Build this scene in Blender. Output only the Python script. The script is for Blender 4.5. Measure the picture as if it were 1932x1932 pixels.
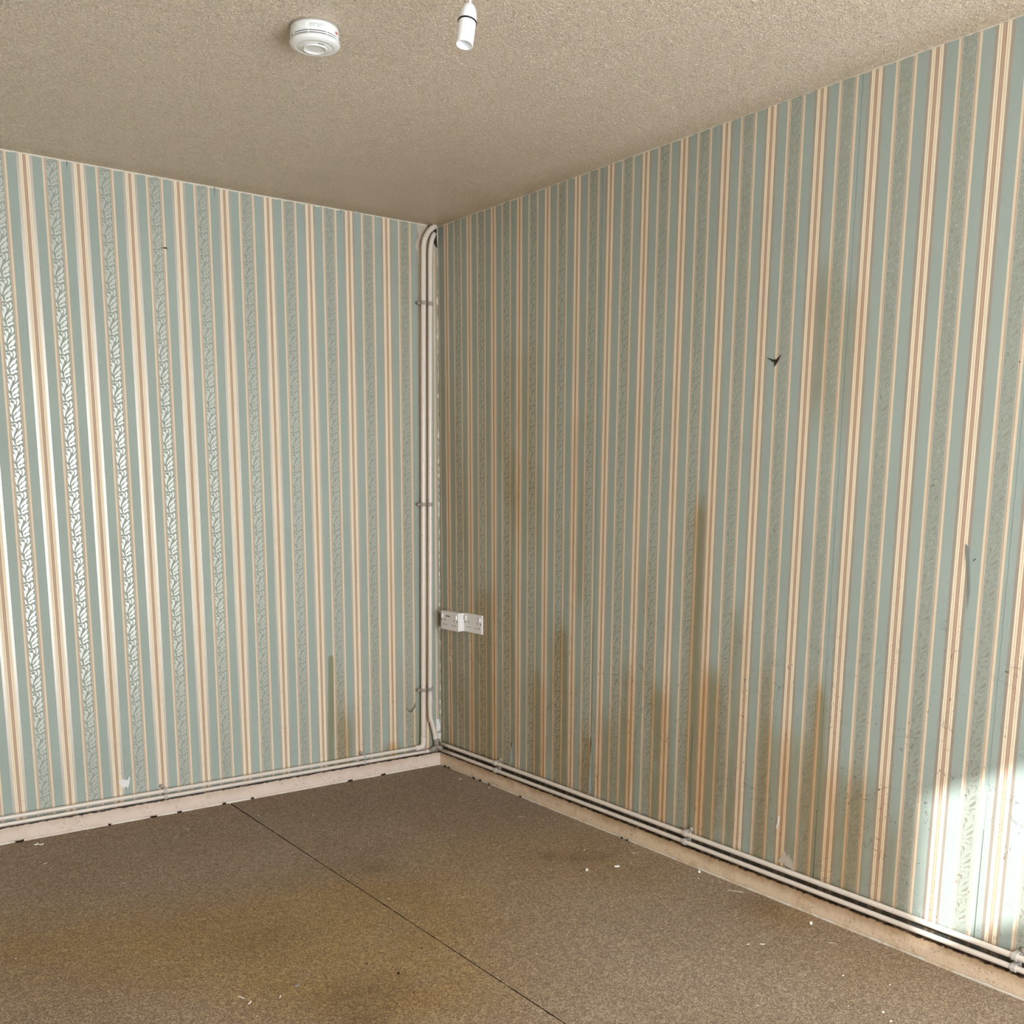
import bpy, bmesh, math, random
import numpy as np
from mathutils import Vector, Matrix

for o in list(bpy.data.objects):
    bpy.data.objects.remove(o, do_unlink=True)
S = bpy.context.scene
COL = S.collection

# ------------------------------------------------------------------ camera
F_PX, CY_PX = 1938.365, 1268.79          # focal length and principal row in pixels of a 1932 frame
HEAD, ELEV, ROLL = 0.63802, -0.18097, 0.005635
CAM = Vector((-2.5693, -4.0291, 1.3157))
H = 2.4218                                # ceiling height
cam_d = bpy.data.cameras.new('camera')
cam = bpy.data.objects.new('camera', cam_d)
COL.objects.link(cam)
fwd = Vector((math.sin(HEAD) * math.cos(ELEV), math.cos(HEAD) * math.cos(ELEV), math.sin(ELEV)))
rt = Vector((math.cos(HEAD), -math.sin(HEAD), 0.0))
up = rt.cross(fwd)
r2 = math.cos(ROLL) * rt + math.sin(ROLL) * up
u2 = -math.sin(ROLL) * rt + math.cos(ROLL) * up
M = Matrix(((r2.x, u2.x, -fwd.x, CAM.x), (r2.y, u2.y, -fwd.y, CAM.y), (r2.z, u2.z, -fwd.z, CAM.z), (0, 0, 0, 1)))
cam.matrix_world = M
cam_d.sensor_fit = 'HORIZONTAL'
cam_d.sensor_width = 36.0
cam_d.lens = 36.0 * F_PX / 1932.0
cam_d.shift_x = 0.0
cam_d.shift_y = (CY_PX - 966.0) / 1932.0
cam_d.clip_start = 0.05
S.camera = cam

# ------------------------------------------------------------------ world, sun, exposure
S.view_settings.view_transform = 'Standard'
S.view_settings.look = 'None'
S.view_settings.gamma = 1.0
S.view_settings.use_curve_mapping = False
S.view_settings.exposure = -0.24
W = bpy.data.worlds.new('sky')
S.world = W
W.use_nodes = True
bg = W.node_tree.nodes['Background']
bg.inputs['Color'].default_value = (0.86, 0.93, 1.0, 1)
bg.inputs['Strength'].default_value = 18.0

BACK = -5.2                                # y of the wall behind the camera
WEST = -3.9                                # x of the far left wall
WIN = (-2.40, -0.20, 0.12, 2.09)            # window opening in the rear wall: x0, x1, z0, z1
# sunlight thrown back by a window across the street: the soft patch on the right wall
sun_d = bpy.data.lights.new('reflected_sun', 'SUN')
sun_d.energy = 11.5
sun_d.angle = math.radians(0.9)
sun_d.color = (0.93, 0.98, 1.0)
sun = bpy.data.objects.new('reflected_sun', sun_d)
COL.objects.link(sun)
sdir = Vector((0.83, 1.0, -0.563)).normalized()
sun.rotation_euler = sdir.to_track_quat('-Z', 'Y').to_euler()
sun.location = (-6, -10, 6)
por_d = bpy.data.lights.new('sky_portal', 'AREA')
por_d.shape = 'RECTANGLE'
por_d.size = WIN[1] - WIN[0]
por_d.size_y = WIN[3] - WIN[2]
por = bpy.data.objects.new('sky_portal', por_d)
COL.objects.link(por)
por.location = ((WIN[0] + WIN[1]) / 2, BACK - 0.16, (WIN[2] + WIN[3]) / 2)
por.rotation_euler = Vector((0, 1, 0)).to_track_quat('-Z', 'Z').to_euler()
try:
    por_d.cycles.is_portal = True
except Exception:
    pass


# ------------------------------------------------------------------ helpers
def L(r, g, b):
    def c(v):
        v /= 255.0
        return v / 12.92 if v <= 0.04045 else ((v + 0.055) / 1.055) ** 2.4
    return (c(r), c(g), c(b), 1.0)


def obj(name, me_or_bm, mat, parent=None, smooth=False):
    if isinstance(me_or_bm, bmesh.types.BMesh):
        me = bpy.data.meshes.new(name)
        bmesh.ops.recalc_face_normals(me_or_bm, faces=me_or_bm.faces)
        me_or_bm.to_mesh(me)
        me_or_bm.free()
    else:
        me = me_or_bm
    if mat is not None:
        for m in (mat if isinstance(mat, (list, tuple)) else [mat]):
            me.materials.append(m)
    if smooth:
        for p in me.polygons:
            p.use_smooth = True
    o = bpy.data.objects.new(name, me)
    COL.objects.link(o)
    if parent is not None:
        o.parent = parent
    return o


def tag(o, label, cat, group=None, kind=None):
    if label:
        o['label'] = label
    if cat:
        o['category'] = cat
    if group:
        o['group'] = group
    if kind:
        o['kind'] = kind
    return o


def empty(name, loc):
    o = bpy.data.objects.new(name, None)
    o.empty_display_size = 0.05
    o.location = loc
    COL.objects.link(o)
    return o


def add_box(bm, x0, x1, y0, y1, z0, z1, bevel=0.0, seg=2):
    r = bmesh.ops.create_cube(bm, size=1.0)
    vs = r['verts']
    for v in vs:
        v.co = Vector(((x0 + x1) / 2 + v.co.x * (x1 - x0), (y0 + y1) / 2 + v.co.y * (y1 - y0), (z0 + z1) / 2 + v.co.z * (z1 - z0)))
    if bevel > 0:
        es = list({e for v in vs for e in v.link_edges})
        bmesh.ops.bevel(bm, geom=es, offset=bevel, segments=seg, affect='EDGES', profile=0.5)
    return bm


def box(*a, **k):
    return add_box(bmesh.new(), *a, **k)


def add_lathe(bm, prof, n=48, axis=None, centre=(0, 0, 0), cap0=False, cap1=False):
    """prof: list of (radius, t) along the axis (default +z)."""
    ax = Vector(axis or (0, 0, 1)).normalized()
    q = Vector((0, 0, 1)).rotation_difference(ax)
    c = Vector(centre)
    rings = []
    for (r, t) in prof:
        rings.append([bm.verts.new(c + q @ Vector((r * math.cos(2 * math.pi * i / n), r * math.sin(2 * math.pi * i / n), t))) for i in range(n)])
    for a, b in zip(rings, rings[1:]):
        for i in range(n):
            bm.faces.new((a[i], a[(i + 1) % n], b[(i + 1) % n], b[i]))
    if cap0:
        bm.faces.new(list(reversed(rings[0])))
    if cap1:
        bm.faces.new(rings[-1])
    return bm


def lathe(*a, **k):
    return add_lathe(bmesh.new(), *a, **k)


def add_tube(bm, pts, r, n=20, cap=True):
    pts = [Vector(p) for p in pts]
    rr = r if isinstance(r, (list, tuple)) else [r] * len(pts)
    rings = []
    prev = None
    for i, p in enumerate(pts):
        t = ((pts[i + 1] if i + 1 < len(pts) else p) - (pts[i - 1] if i else p)).normalized()
        if prev is None:
            a = Vector((0, 0, 1)) if abs(t.z) < 0.9 else Vector((1, 0, 0))
            prev = (a - t * a.dot(t)).normalized()
        else:
            prev = (prev - t * prev.dot(t)).normalized()
        b = t.cross(prev)
        rings.append([bm.verts.new(p + (prev * math.cos(2 * math.pi * k / n) + b * math.sin(2 * math.pi * k / n)) * rr[i]) for k in range(n)])
    for a, b in zip(rings, rings[1:]):
        for i in range(n):
            bm.faces.new((a[i], a[(i + 1) % n], b[(i + 1) % n], b[i]))
    if cap:
        bm.faces.new(list(reversed(rings[0])))
        bm.faces.new(rings[-1])
    return bm


def tube(*a, **k):
    return add_tube(bmesh.new(), *a, **k)


def smooth_path(pts, n=8):
    """Catmull-Rom through pts."""
    P = [Vector(p) for p in pts]
    P = [P[0] * 2 - P[1]] + P + [P[-1] * 2 - P[-2]]
    out = []
    for i in range(1, len(P) - 2):
        for k in range(n):
            t = k / n
            out.append(0.5 * ((2 * P[i]) + (-P[i - 1] + P[i + 1]) * t + (2 * P[i - 1] - 5 * P[i] + 4 * P[i + 1] - P[i + 2]) * t * t + (-P[i - 1] + 3 * P[i] - 3 * P[i + 1] + P[i + 2]) * t ** 3))
    out.append(P[-2])
    return out


# ------------------------------------------------------------------ node helpers
class NT:
    def __init__(self, name):
        self.m = bpy.data.materials.new(name)
        self.m.use_nodes = True
        self.t = self.m.node_tree
        self.b = self.t.nodes['Principled BSDF']

    def n(self, typ, **k):
        nd = self.t.nodes.new(typ)
        for a, v in k.items():
            setattr(nd, a, v)
        return nd

    def l(self, a, b):
        self.t.links.new(a, b)

    def put(self, sock, v):
        if hasattr(v, 'is_linked') or isinstance(v, bpy.types.NodeSocket):
            self.l(v, sock)
        else:
            sock.default_value = v

    def math(self, op, a, b=None, c=None, clamp=False):
        nd = self.n('ShaderNodeMath', operation=op)
        nd.use_clamp = clamp
        self.put(nd.inputs[0], a)
        if b is not None:
            self.put(nd.inputs[1], b)
        if c is not None:
            self.put(nd.inputs[2], c)
        return nd.outputs[0]

    def sstep(self, x, lo, hi, o0=0.0, o1=1.0):
        nd = self.n('ShaderNodeMapRange', interpolation_type='SMOOTHSTEP')
        self.put(nd.inputs[0], x)
        nd.inputs[1].default_value = lo
        nd.inputs[2].default_value = hi
        nd.inputs[3].default_value = o0
        nd.inputs[4].default_value = o1
        return nd.outputs[0]

    def mix(self, f, a, b, mode='MIX'):
        nd = self.n('ShaderNodeMix', data_type='RGBA', blend_type=mode)
        self.put(nd.inputs[0], f)
        self.put(nd.inputs[6], a)
        self.put(nd.inputs[7], b)
        return nd.outputs[2]

    def noise(self, vec, scale, detail=2.0, rough=0.5, dist=0.0):
        nd = self.n('ShaderNodeTexNoise')
        if vec is not None:
            self.l(vec, nd.inputs['Vector'])
        nd.inputs['Scale'].default_value = scale
        nd.inputs['Detail'].default_value = detail
        nd.inputs['Roughness'].default_value = rough
        nd.inputs['Distortion'].default_value = dist
        return nd.outputs['Fac']

    def mapping(self, vec, scale=(1, 1, 1), loc=(0, 0, 0)):
        nd = self.n('ShaderNodeMapping')
        self.l(vec, nd.inputs['Vector'])
        nd.inputs['Scale'].default_value = scale
        nd.inputs['Location'].default_value = loc
        return nd.outputs[0]

    def pos(self):
        return self.n('ShaderNodeNewGeometry').outputs['Position']

    def attr(self, name):
        return self.n('ShaderNodeAttribute', attribute_name=name).outputs['Fac']

    def bump(self, h, dist, strength=1.0, nrm=None):
        nd = self.n('ShaderNodeBump')
        nd.inputs['Strength'].default_value = strength
        nd.inputs['Distance'].default_value = dist
        self.l(h, nd.inputs['Height'])
        if nrm is not None:
            self.l(nrm, nd.inputs['Normal'])
        return nd.outputs[0]

    def ramp(self, fac, stops, interp='CONSTANT'):
        nd = self.n('ShaderNodeValToRGB')
        nd.color_ramp.interpolation = interp
        el = nd.color_ramp.elements
        while len(el) > 1:
            el.remove(el[-1])
        el[0].position = stops[0][0]
        el[0].color = stops[0][1]
        for p, c in stops[1:]:
            e = el.new(p)
            e.color = c
        self.put(nd.inputs[0], fac)
        return nd.outputs[0]


def simple(name, col, rough=0.5, spec=0.5, noise_amt=0.06, nscale=40, bumpd=0.0, metallic=0.0):
    t = NT(name)
    f = t.noise(t.pos(), nscale, 3)
    dark = tuple(c * (1 - noise_amt * 2) for c in col[:3]) + (1,)
    t.l(t.mix(f, dark, col), t.b.inputs['Base Color'])
    t.b.inputs['Roughness'].default_value = rough
    t.b.inputs['Specular IOR Level'].default_value = spec
    t.b.inputs['Metallic'].default_value = metallic
    if bumpd:
        t.l(t.bump(t.noise(t.pos(), nscale * 4, 3), bumpd), t.b.inputs['Normal'])
    return t.m


# ------------------------------------------------------------------ wallpaper material
PERIOD = 0.1767
TEAL = L(169, 181, 173)
TAUPE = L(194, 183, 170)
CREAM = L(250, 236, 208)
LINE = L(190, 150, 114)
PINK = L(198, 166, 144)
LEAFBG = L(165, 171, 158)
LIGHT = L(214, 212, 196)
DOTS = L(200, 168, 146)
STAIN_MUL = (0.77, 0.61, 0.44, 1)
OLIVE_MUL = (0.66, 0.58, 0.38, 1)


def grime(t, col, stretch):
    """damp stains, olive marks, grime and shade at the pipes, hairline scratches and specks from attributes."""
    pos = t.pos()
    n1 = t.noise(t.mapping(pos, (9, 9, 1.3)), 1.0, 4, 0.6, 0.4)
    n2 = t.noise(t.mapping(pos, (45, 45, 14)), 1.0, 4, 0.7)
    nn = t.math('ADD', t.math('MULTIPLY', n1, 1.5), t.math('MULTIPLY', n2, 0.5))
    st = t.math('MULTIPLY', t.attr('stain'), t.math('SUBTRACT', t.math('MULTIPLY', nn, 1.9), 0.85), clamp=True)
    col = t.mix(st, col, t.mix(1.0, col, STAIN_MUL, 'MULTIPLY'))
    ol = t.sstep(t.attr('olive'), 0.42, 0.58, 0, 0.85)
    col = t.mix(ol, col, t.mix(1.0, col, OLIVE_MUL, 'MULTIPLY'))
    wear = t.attr('wear')
    # hairline scratches
    s = t.noise(t.mapping(pos, (7, 7, 9)), 1.0, 5, 0.55, 1.2)
    line = t.math('SUBTRACT', 1.0, t.sstep(t.math('ABSOLUTE', t.math('SUBTRACT', s, 0.5)), 0.0, 0.007))
    gate = t.sstep(t.noise(t.mapping(pos, (5, 5, 5), (3, 1, 7)), 1.0, 2), 0.50, 0.56)
    sc = t.math('MULTIPLY', t.math('MULTIPLY', line, gate), wear)
    col = t.mix(t.math('MULTIPLY', sc, 0.5), col, L(78, 66, 50))
    # specks
    sp = t.noise(t.mapping(pos, (160, 160, 90)), 1.0, 2, 0.5, 0.5)
    spg = t.sstep(t.noise(t.mapping(pos, (14, 14, 6), (9, 2, 1)), 1.0, 2), 0.5, 0.62)
    spm = t.math('MULTIPLY', t.math('MULTIPLY', t.sstep(sp, 0.64, 0.68), spg), wear)
    col = t.mix(t.math('MULTIPLY', spm, 0.7), col, L(88, 62, 40))
    grime_shade = t.attr('grime_shade')
    col = t.mix(grime_shade, col, L(40, 30, 22))
    return col


def wallpaper_mat():
    t = NT('striped_wallpaper')
    uv = t.n('ShaderNodeUVMap', uv_map='UVMap')
    sep = t.n('ShaderNodeSeparateXYZ')
    t.l(uv.outputs[0], sep.inputs[0])
    u, v = sep.outputs[0], sep.outputs[1]
    p = t.math('FRACT', t.math('ADD', u, 0.5))
    stops = [(0, LEAFBG), (.108, LIGHT), (.115, DOTS), (.140, CREAM), (.178, TEAL), (.358, TAUPE), (.410, CREAM), (.438, LINE),
             (.444, CREAM), (.470, LINE), (.478, PINK), (.522, LINE), (.530, CREAM), (.556, LINE), (.562, CREAM), (.590, TAUPE),
             (.642, TEAL), (.822, CREAM), (.860, DOTS), (.885, LIGHT), (.892, LEAFBG)]
    col = t.ramp(p, stops)
    g = lambda x: (x, x, x, 1)
    rope = t.ramp(p, [(0, g(0)), (.140, g(1)), (.178, g(0)), (.822, g(1)), (.860, g(0))])
    dots = t.ramp(p, [(0, g(0)), (.115, g(1)), (.140, g(0)), (.486, g(1)), (.514, g(0)), (.860, g(1)), (.885, g(0))])
    pearl = t.ramp(p, [(0, g(0)), (.358, g(1)), (.410, g(0)), (.590, g(1)), (.642, g(0))])
    tw = t.math('SINE', t.math('MULTIPLY', t.math('ADD', v, t.math('MULTIPLY', u, 0.10)), 2 * math.pi / 0.0037))
    rp = t.math('MULTIPLY', t.math('MULTIPLY', rope, 1.0), t.sstep(tw, -0.3, 0.5))
    col = t.mix(t.math('MULTIPLY', rp, 0.55), col, LINE)
    dv = t.math('SINE', t.math('MULTIPLY', v, 2 * math.pi / 0.0028))
    du = t.math('SINE', t.math('MULTIPLY', u, 2 * math.pi / 0.0125))
    dd = t.math('MULTIPLY', t.math('MULTIPLY', dots, t.sstep(t.math('MULTIPLY', dv, du), -0.1, 0.4)), 0.5)
    col = t.mix(dd, col, LIGHT)
    pos = t.pos()
    # fine woven print and slow mottling
    fine = t.noise(t.mapping(pos, (500, 500, 180)), 1.0, 2, 0.6)
    slow = t.noise(pos, 3.0, 4, 0.6)
    k = t.math('ADD', 0.93, t.math('ADD', t.math('MULTIPLY', t.math('SUBTRACT', fine, 0.5), 0.16), t.math('MULTIPLY', t.math('SUBTRACT', slow, 0.45), 0.16)))
    kk = t.n('ShaderNodeCombineColor')
    for i in range(3):
        t.l(k, kk.inputs[i])
    col = t.mix(1.0, col, kk.outputs[0], 'MULTIPLY')
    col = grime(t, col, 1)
    t.l(col, t.b.inputs['Base Color'])
    clean = t.math('SUBTRACT', 1.0, t.math('MULTIPLY', t.attr('stain'), 0.8), clamp=True)
    t.l(t.math('MULTIPLY', t.math('MULTIPLY', pearl, 0.40), clean), t.b.inputs['Metallic'])
    t.l(t.math('SUBTRACT', 0.58, t.math('MULTIPLY', pearl, 0.18)), t.b.inputs['Roughness'])
    t.l(t.math('ADD', 1.45, t.math('MULTIPLY', pearl, 0.85)), t.b.inputs['IOR'])
    t.l(t.math('ADD', 0.12, t.math('MULTIPLY', pearl, 0.4)), t.b.inputs['Specular IOR Level'])
    em = t.ramp(p, [(0, g(0)), (.12, g(.5)), (.178, g(.3)), (.410, g(.9)), (.438, g(0)), (.444, g(.9)), (.470, g(0)), (.478, g(.5)), (.522, g(0)), (.530, g(.9)), (.556, g(0)), (.562, g(.9)), (.590, g(.3)), (.822, g(.6)), (.885, g(0))])
    hh = t.math('ADD', em, t.math('MULTIPLY', t.noise(t.mapping(pos, (260, 260, 260)), 1.0, 2), 1.1))
    t.l(t.bump(hh, 0.00022), t.b.inputs['Normal'])
    return t.m


def pearl_mat(name, colr, metal, rough):
    t = NT(name)
    pos = t.pos()
    n = t.noise(pos, 300, 2)
    col = t.mix(n, tuple(c * 0.86 for c in colr[:3]) + (1,), colr)
    col = grime(t, col, 1)
    t.l(col, t.b.inputs['Base Color'])
    clean = t.math('SUBTRACT', 1.0, t.math('MULTIPLY', t.attr('stain'), 0.8), clamp=True)
    t.l(t.math('MULTIPLY', clean, metal), t.b.inputs['Metallic'])
    t.b.inputs['Roughness'].default_value = rough
    t.b.inputs['IOR'].default_value = 2.3
    t.l(t.bump(n, 0.0001), t.b.inputs['Normal'])
    return t.m


M_PAPER = wallpaper_mat()
M_LEAF_EDGE = pearl_mat('leaf_outline_ink', L(200, 210, 202), 0.30, 0.35)
M_LEAF_FILL = pearl_mat('leaf_fill_ink', L(178, 178, 164), 0.40, 0.34)

# ------------------------------------------------------------------ leaf motif of the printed border
RAW = [
    [(340, 195), (375, 165), (400, 130), (418, 172), (422, 200), (450, 212), (450, 232), (432, 242), (436, 270), (424, 322), (395, 365), (365, 395), (385, 300), (385, 240), (362, 205)],
    [(215, 200), (235, 180), (275, 183), (315, 203), (345, 240), (352, 290), (335, 345), (325, 300), (308, 245), (270, 208), (225, 218)],
    [(265, 240), (295, 250), (320, 285), (322, 330), (312, 352), (295, 300)],
    [(150, 215), (170, 195), (186, 210), (185, 235), (165, 245), (150, 235)],
    [(150, 280), (185, 292), (230, 310), (270, 320), (280, 370), (270, 430), (250, 500), (238, 530), (222, 460), (190, 390), (165, 340)],
    [(150, 420), (180, 440), (212, 478), (232, 545), (216, 600), (212, 690), (190, 660), (170, 600), (165, 520)],
    [(175, 750), (200, 770), (225, 820), (243, 880), (275, 920), (235, 906), (192, 907), (187, 886), (212, 878), (190, 830)],
    [(262, 708), (260, 650), (280, 590), (318, 525), (362, 462), (402, 430), (432, 392), (474, 384), (462, 428), (436, 448), (446, 478), (430, 500), (390, 518), (444, 524), (440, 545), (392, 562), (345, 588), (318, 625), (285, 672)],
    [(288, 790), (286, 745), (320, 700), (372, 655), (362, 628), (402, 598), (450, 572), (488, 576), (466, 622), (472, 660), (444, 700), (452, 732), (402, 745), (350, 772), (318, 806), (312, 830), (292, 822)],
    [(290, 838), (312, 842), (330, 846), (360, 836), (388, 800), (420, 772), (455, 770), (488, 800), (490, 835), (430, 852), (380, 890), (325, 915), (300, 880)],
]


def area(P):
    return 0.5 * sum(P[i][0] * P[(i + 1) % len(P)][1] - P[(i + 1) % len(P)][0] * P[i][1] for i in range(len(P)))


MOTIF = []
for P in RAW:
    Q = [(((x - (120 + (y - 150) * 0.07)) / 345.0), (930 - y) / 780.0) for x, y in P]
    if area(Q) < 0:
        Q.reverse()
    MOTIF.append(Q)


def inset(P, d):
    n = len(P)
    out = []
    asp = 2.1
    for i in range(n):
        a, b, c = P[i - 1], P[i], P[(i + 1) % n]
        e1 = Vector((b[0] - a[0], (b[1] - a[1]) * asp)).normalized()
        e2 = Vector((c[0] - b[0], (c[1] - b[1]) * asp)).normalized()
        n1, n2 = Vector((-e1.y, e1.x)), Vector((-e2.y, e2.x))
        m = n1 + n2
        if m.length < 1e-3:
            m = n1
        m.normalize()
        k = d / max(0.45, m.dot(n1))
        out.append((b[0] + m.x * k, b[1] + m.y * k / asp))
    return out


from mathutils.geometry import tessellate_polygon


def tess(P):
    return [tuple(t) for t in tessellate_polygon([[Vector((x, y, 0)) for x, y in P]])]


MV, MF, MM, ML = [], [], [], []      # motif verts (x, y), faces, material slot, layer
for P in MOTIF:
    b = len(MV)
    MV += P
    ML += [0] * len(P)
    for f in tess(P):
        MF.append(tuple(b + i for i in f))
        MM.append(1)
    if abs(area(P)) > 0.010:
        Q = inset(P, 0.042)
        b = len(MV)
        MV += Q
        ML += [1] * len(Q)
        for f in tess(Q):
            MF.append(tuple(b + i for i in f))
            MM.append(2)
MV = np.array(MV)
ML = np.array(ML)
MF = np.array(MF)
PITCH = 0.0806


# ------------------------------------------------------------------ stain and tone maps (s = distance from the room corner, z = height)
def gs(x, c, w):
    return math.exp(-((x - c) / w) ** 2)


def sm(x, a, b):
    t = min(1, max(0, (x - a) / (b - a)))
    return t * t * (3 - 2 * t)


R_DRIPS = [(.90, .10, .80, .055, .95), (.74, .10, .58, .05, .7), (1.29, .10, .70, .05, .55), (1.44, .10, .64, .07, .7), (1.615, .10, 1.30, .04, .8),
           (1.70, .15, .74, .045, 1.0), (1.80, .10, .95, .03, .55), (2.03, .10, .60, .10, .45), (2.13, .10, .76, .028, 1.0), (2.26, .05, .52, .09, .6),
           (2.06, 1.55, 1.98, .03, .5), (2.16, 1.5, 1.9, .06, .3), (.62, 1.1, 1.9, .10, .35), (1.38, .6, 1.1, .04, .4), (.98, .9, 1.62, .05, .45), (1.15, .10, .5, .08, .4), (.36, .1, .9, .12, .35), (.57, .2, 1.5, .05, .35), (1.93, .1, .8, .03, .5),
           (2.42, .05, .4, .05, .35), (1.05, .10, .42, .03, .6)]


def stain_bounce_right(s, z):
    v = 0.16 * (1 - sm(s, 0.9, 2.4)) + 0.30 * (1 - sm(s, 0.0, 1.3)) * sm(z, 2.6, 1.2)  # broad brown tinge by the corner: staining plus painted-in bounce-light tone
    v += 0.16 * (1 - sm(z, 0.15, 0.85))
    for (c, z0, z1, w, k) in R_DRIPS:
        v += k * gs(s, c, w) * sm(z, z1 + .03, z1 - .12) * sm(z, z0 - 0.12, z0 + .05)
    return min(1.0, v)


def stain_tone_left(s, z):
    v = 0.05 + 0.22 * (1 - sm(s, 0.0, 0.7)) + 0.15 * (1 - sm(s, 0.0, 0.35)) * sm(z, 1.9, 2.4)  # broad extra tone towards the room corner, stronger near the ceiling
    v += 0.5 * gs(s, .49, .05) * sm(z, .42, .2)
    v += 0.5 * gs(s, .53, .03) * sm(z, .6, .3)
    v += 0.7 * gs(s, .27, .05) * sm(z, .16, .11)
    v += 0.35 * gs(s, .15, .05) * sm(z, .5, .2)
    return min(1.0, v)


def olive_left(s, z):
    # narrow drip mark with a rounded top
    c = 0.568 + 0.012 * sm(z, 0.6, 0.1)
    top = 0.578
    w = 0.0135
    d = abs(s - c) if z < top - w else math.hypot(s - c, z - (top - w))
    return max(0, min(1, 0.5 + (w - d) / 0.012))


# ------------------------------------------------------------------ a wallpaper drop (one glued length of paper)
def drop(parent, side, s0, s1, z0, z1, offT, offB, dark_right, phase, cell=0.015, proud=0.0012, ragged=None, topj=0.0015, seed=0):
    """s measured from the corner; s0, s1 callables of z. side 'L': wall y=0, 'R': wall x=0."""
    rnd = random.Random(seed)
    nz = int((z1 - z0) / cell) + 1
    ns = max(3, int((s1(1.2) - s0(1.2)) / cell) + 1)
    V, UV, ST, OL, WE, SO = [], [], [], [], [], []
    zs = [z0 + (z1 - z0) * j / nz for j in range(nz + 1)]
    tj = [rnd.uniform(-topj, topj) for _ in range(ns + 1)]
    rg = [0.0] * (nz + 1)
    if ragged:
        a = 0
        for j in range(nz + 1):
            if j % 2 == 0:
                a = rnd.choice((0, 0, 0.3, 0.6, 1.0)) * ragged
            rg[j] = a

    def attrs(s, z):
        if side == 'R':
            ST.append(stain_bounce_right(s, z))
            OL.append(0.0)
            WE.append(0.06 + 0.94 * (1 - sm(z, 0.6, 1.2)))
            SO.append(0.85 * (1 - sm(z, 0.112, 0.118)))  # dark band behind the pipes: grime, with their shade painted in
        else:
            ST.append(stain_tone_left(s, z))
            OL.append(olive_left(s, z))
            WE.append((0.10 + 0.5 * (1 - sm(z, 0.3, 0.6))) * (1 if s < 0.9 else 0.45))
            SO.append(0.4 * (1 - sm(z, 0.068, 0.076)))  # fainter strip above the skirting: grime and painted shade together

    def place(s, z, h):
        return (-s, -h, z) if side == 'L' else (-h, -s, z)

    def uof(s, z):
        f = (z - 0.108) / (2.4218 - 0.108)
        off = offB + (offT - offB) * f
        uu = (s - off) / PERIOD
        return -uu if side == 'L' else uu

    for j, z in enumerate(zs):
        a, b = s0(z), s1(z)
        for i in range(ns + 1):
            zz = z + (tj[i] if j == nz else 0)
            s = a + (b - a) * i / ns + (rg[j] if i == 0 else 0)
            V.append(place(s, zz, proud))
            UV.append((uof(s, zz), zz))
            attrs(s, zz)
    F = []
    MI = []
    for j in range(nz):
        for i in range(ns):
            k = j * (ns + 1) + i
            F.append((k, k + 1, k + ns + 2, k + ns + 1))
            MI.append(0)
    # leaf prints
    bands = []
    mid = (z0 + z1) / 2
    smin, smax = s0(mid), s1(mid)
    k0 = int(math.floor((smin - offB) / PERIOD)) - 1
    for k in range(k0, k0 + 8):
        sc = (k + 0.5) * PERIOD
        if smin + 0.014 < sc + offB < smax - 0.008:
            bands.append(sc)
    hw = 0.108 * PERIOD - 0.0004
    for sc in bands:
        m = 0
        zt = phase
        while zt + PITCH * 1.001 < z1 - 0.003:
            zt += PITCH
        while zt > z0 - PITCH:
            base_z = zt
            zt -= PITCH
            if base_z + PITCH > z1 - 0.002 and base_z > z1:
                continue
            X = MV[:, 0]
            Y = MV[:, 1]
            Z = base_z + Y * PITCH
            zlow = 0.118 if side == 'R' else z0
            if Z.max() > z1 - 0.002 or Z.min() < zlow + 0.001:
                # keep only the faces that fit
                keep = [n for n, f in enumerate(MF) if Z[f].max() < z1 - 0.002 and Z[f].min() > zlow + 0.001]
                if not keep:
                    continue
            else:
                keep = range(len(MF))
            b = len(V)
            fz = (Z - 0.108) / (2.4218 - 0.108)
            off = offB + (offT - offB) * fz
            xx = X if side == 'R' else 1 - X
            Sx = sc + off + (xx - 0.5) * 2 * hw
            hh = proud + 0.00014 + 0.00010 * ML
            for q in range(len(MV)):
                V.append(place(Sx[q], Z[q], hh[q]))
                UV.append((0.5, 0))
                ST.append(0)
                OL.append(0)
                WE.append(0)
                SO.append(0)
            cs, cz = sc + offB, base_z + PITCH / 2
            st = stain_bounce_right(cs, cz) if side == 'R' else stain_tone_left(cs, cz)
            for q in range(b, len(V)):
                ST[q] = st
                WE[q] = (0.8 if cz < 0.8 else 0.2) if side == 'R' else 0.2
                SO[q] = 0.0
            for n in keep:
                f = MF[n]
                F.append((b + int(f[0]), b + int(f[1]), b + int(f[2])))
                MI.append(MM[n])
    me = bpy.data.meshes.new('wallpaper_drop')
    me.from_pydata(V, [], F)
    me.polygons.foreach_set('material_index', MI)
    uvl = me.uv_layers.new(name='UVMap')
    idx = np.zeros(len(me.loops), dtype=np.int32)
    me.loops.foreach_get('vertex_index', idx)
    uvl.data.foreach_set('uv', np.array(UV, dtype=np.float32)[idx].ravel())
    for nm, A in (('stain', ST), ('olive', OL), ('wear', WE), ('grime_shade', SO)):
        at = me.attributes.new(nm, 'FLOAT', 'POINT')
        at.data.foreach_set('value', np.array(A, dtype=np.float32))
    # make every face look into the room
    want = Vector((0, -1, 0)) if side == 'L' else Vector((-1, 0, 0))
    me.update()
    nf = [p.index for p in me.polygons if p.normal.dot(want) < 0]
    if nf:
        bm = bmesh.new()
        bm.from_mesh(me)
        bm.faces.ensure_lookup_table()
        bmesh.ops.reverse_faces(bm, faces=[bm.faces[i] for i in nf])
        bm.to_mesh(me)
        bm.free()
    for m in (M_PAPER, M_LEAF_EDGE, M_LEAF_FILL):
        me.materials.append(m)
    o = bpy.data.objects.new('wallpaper_drop', me)
    COL.objects.link(o)
    o.parent = parent
    return o


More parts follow.
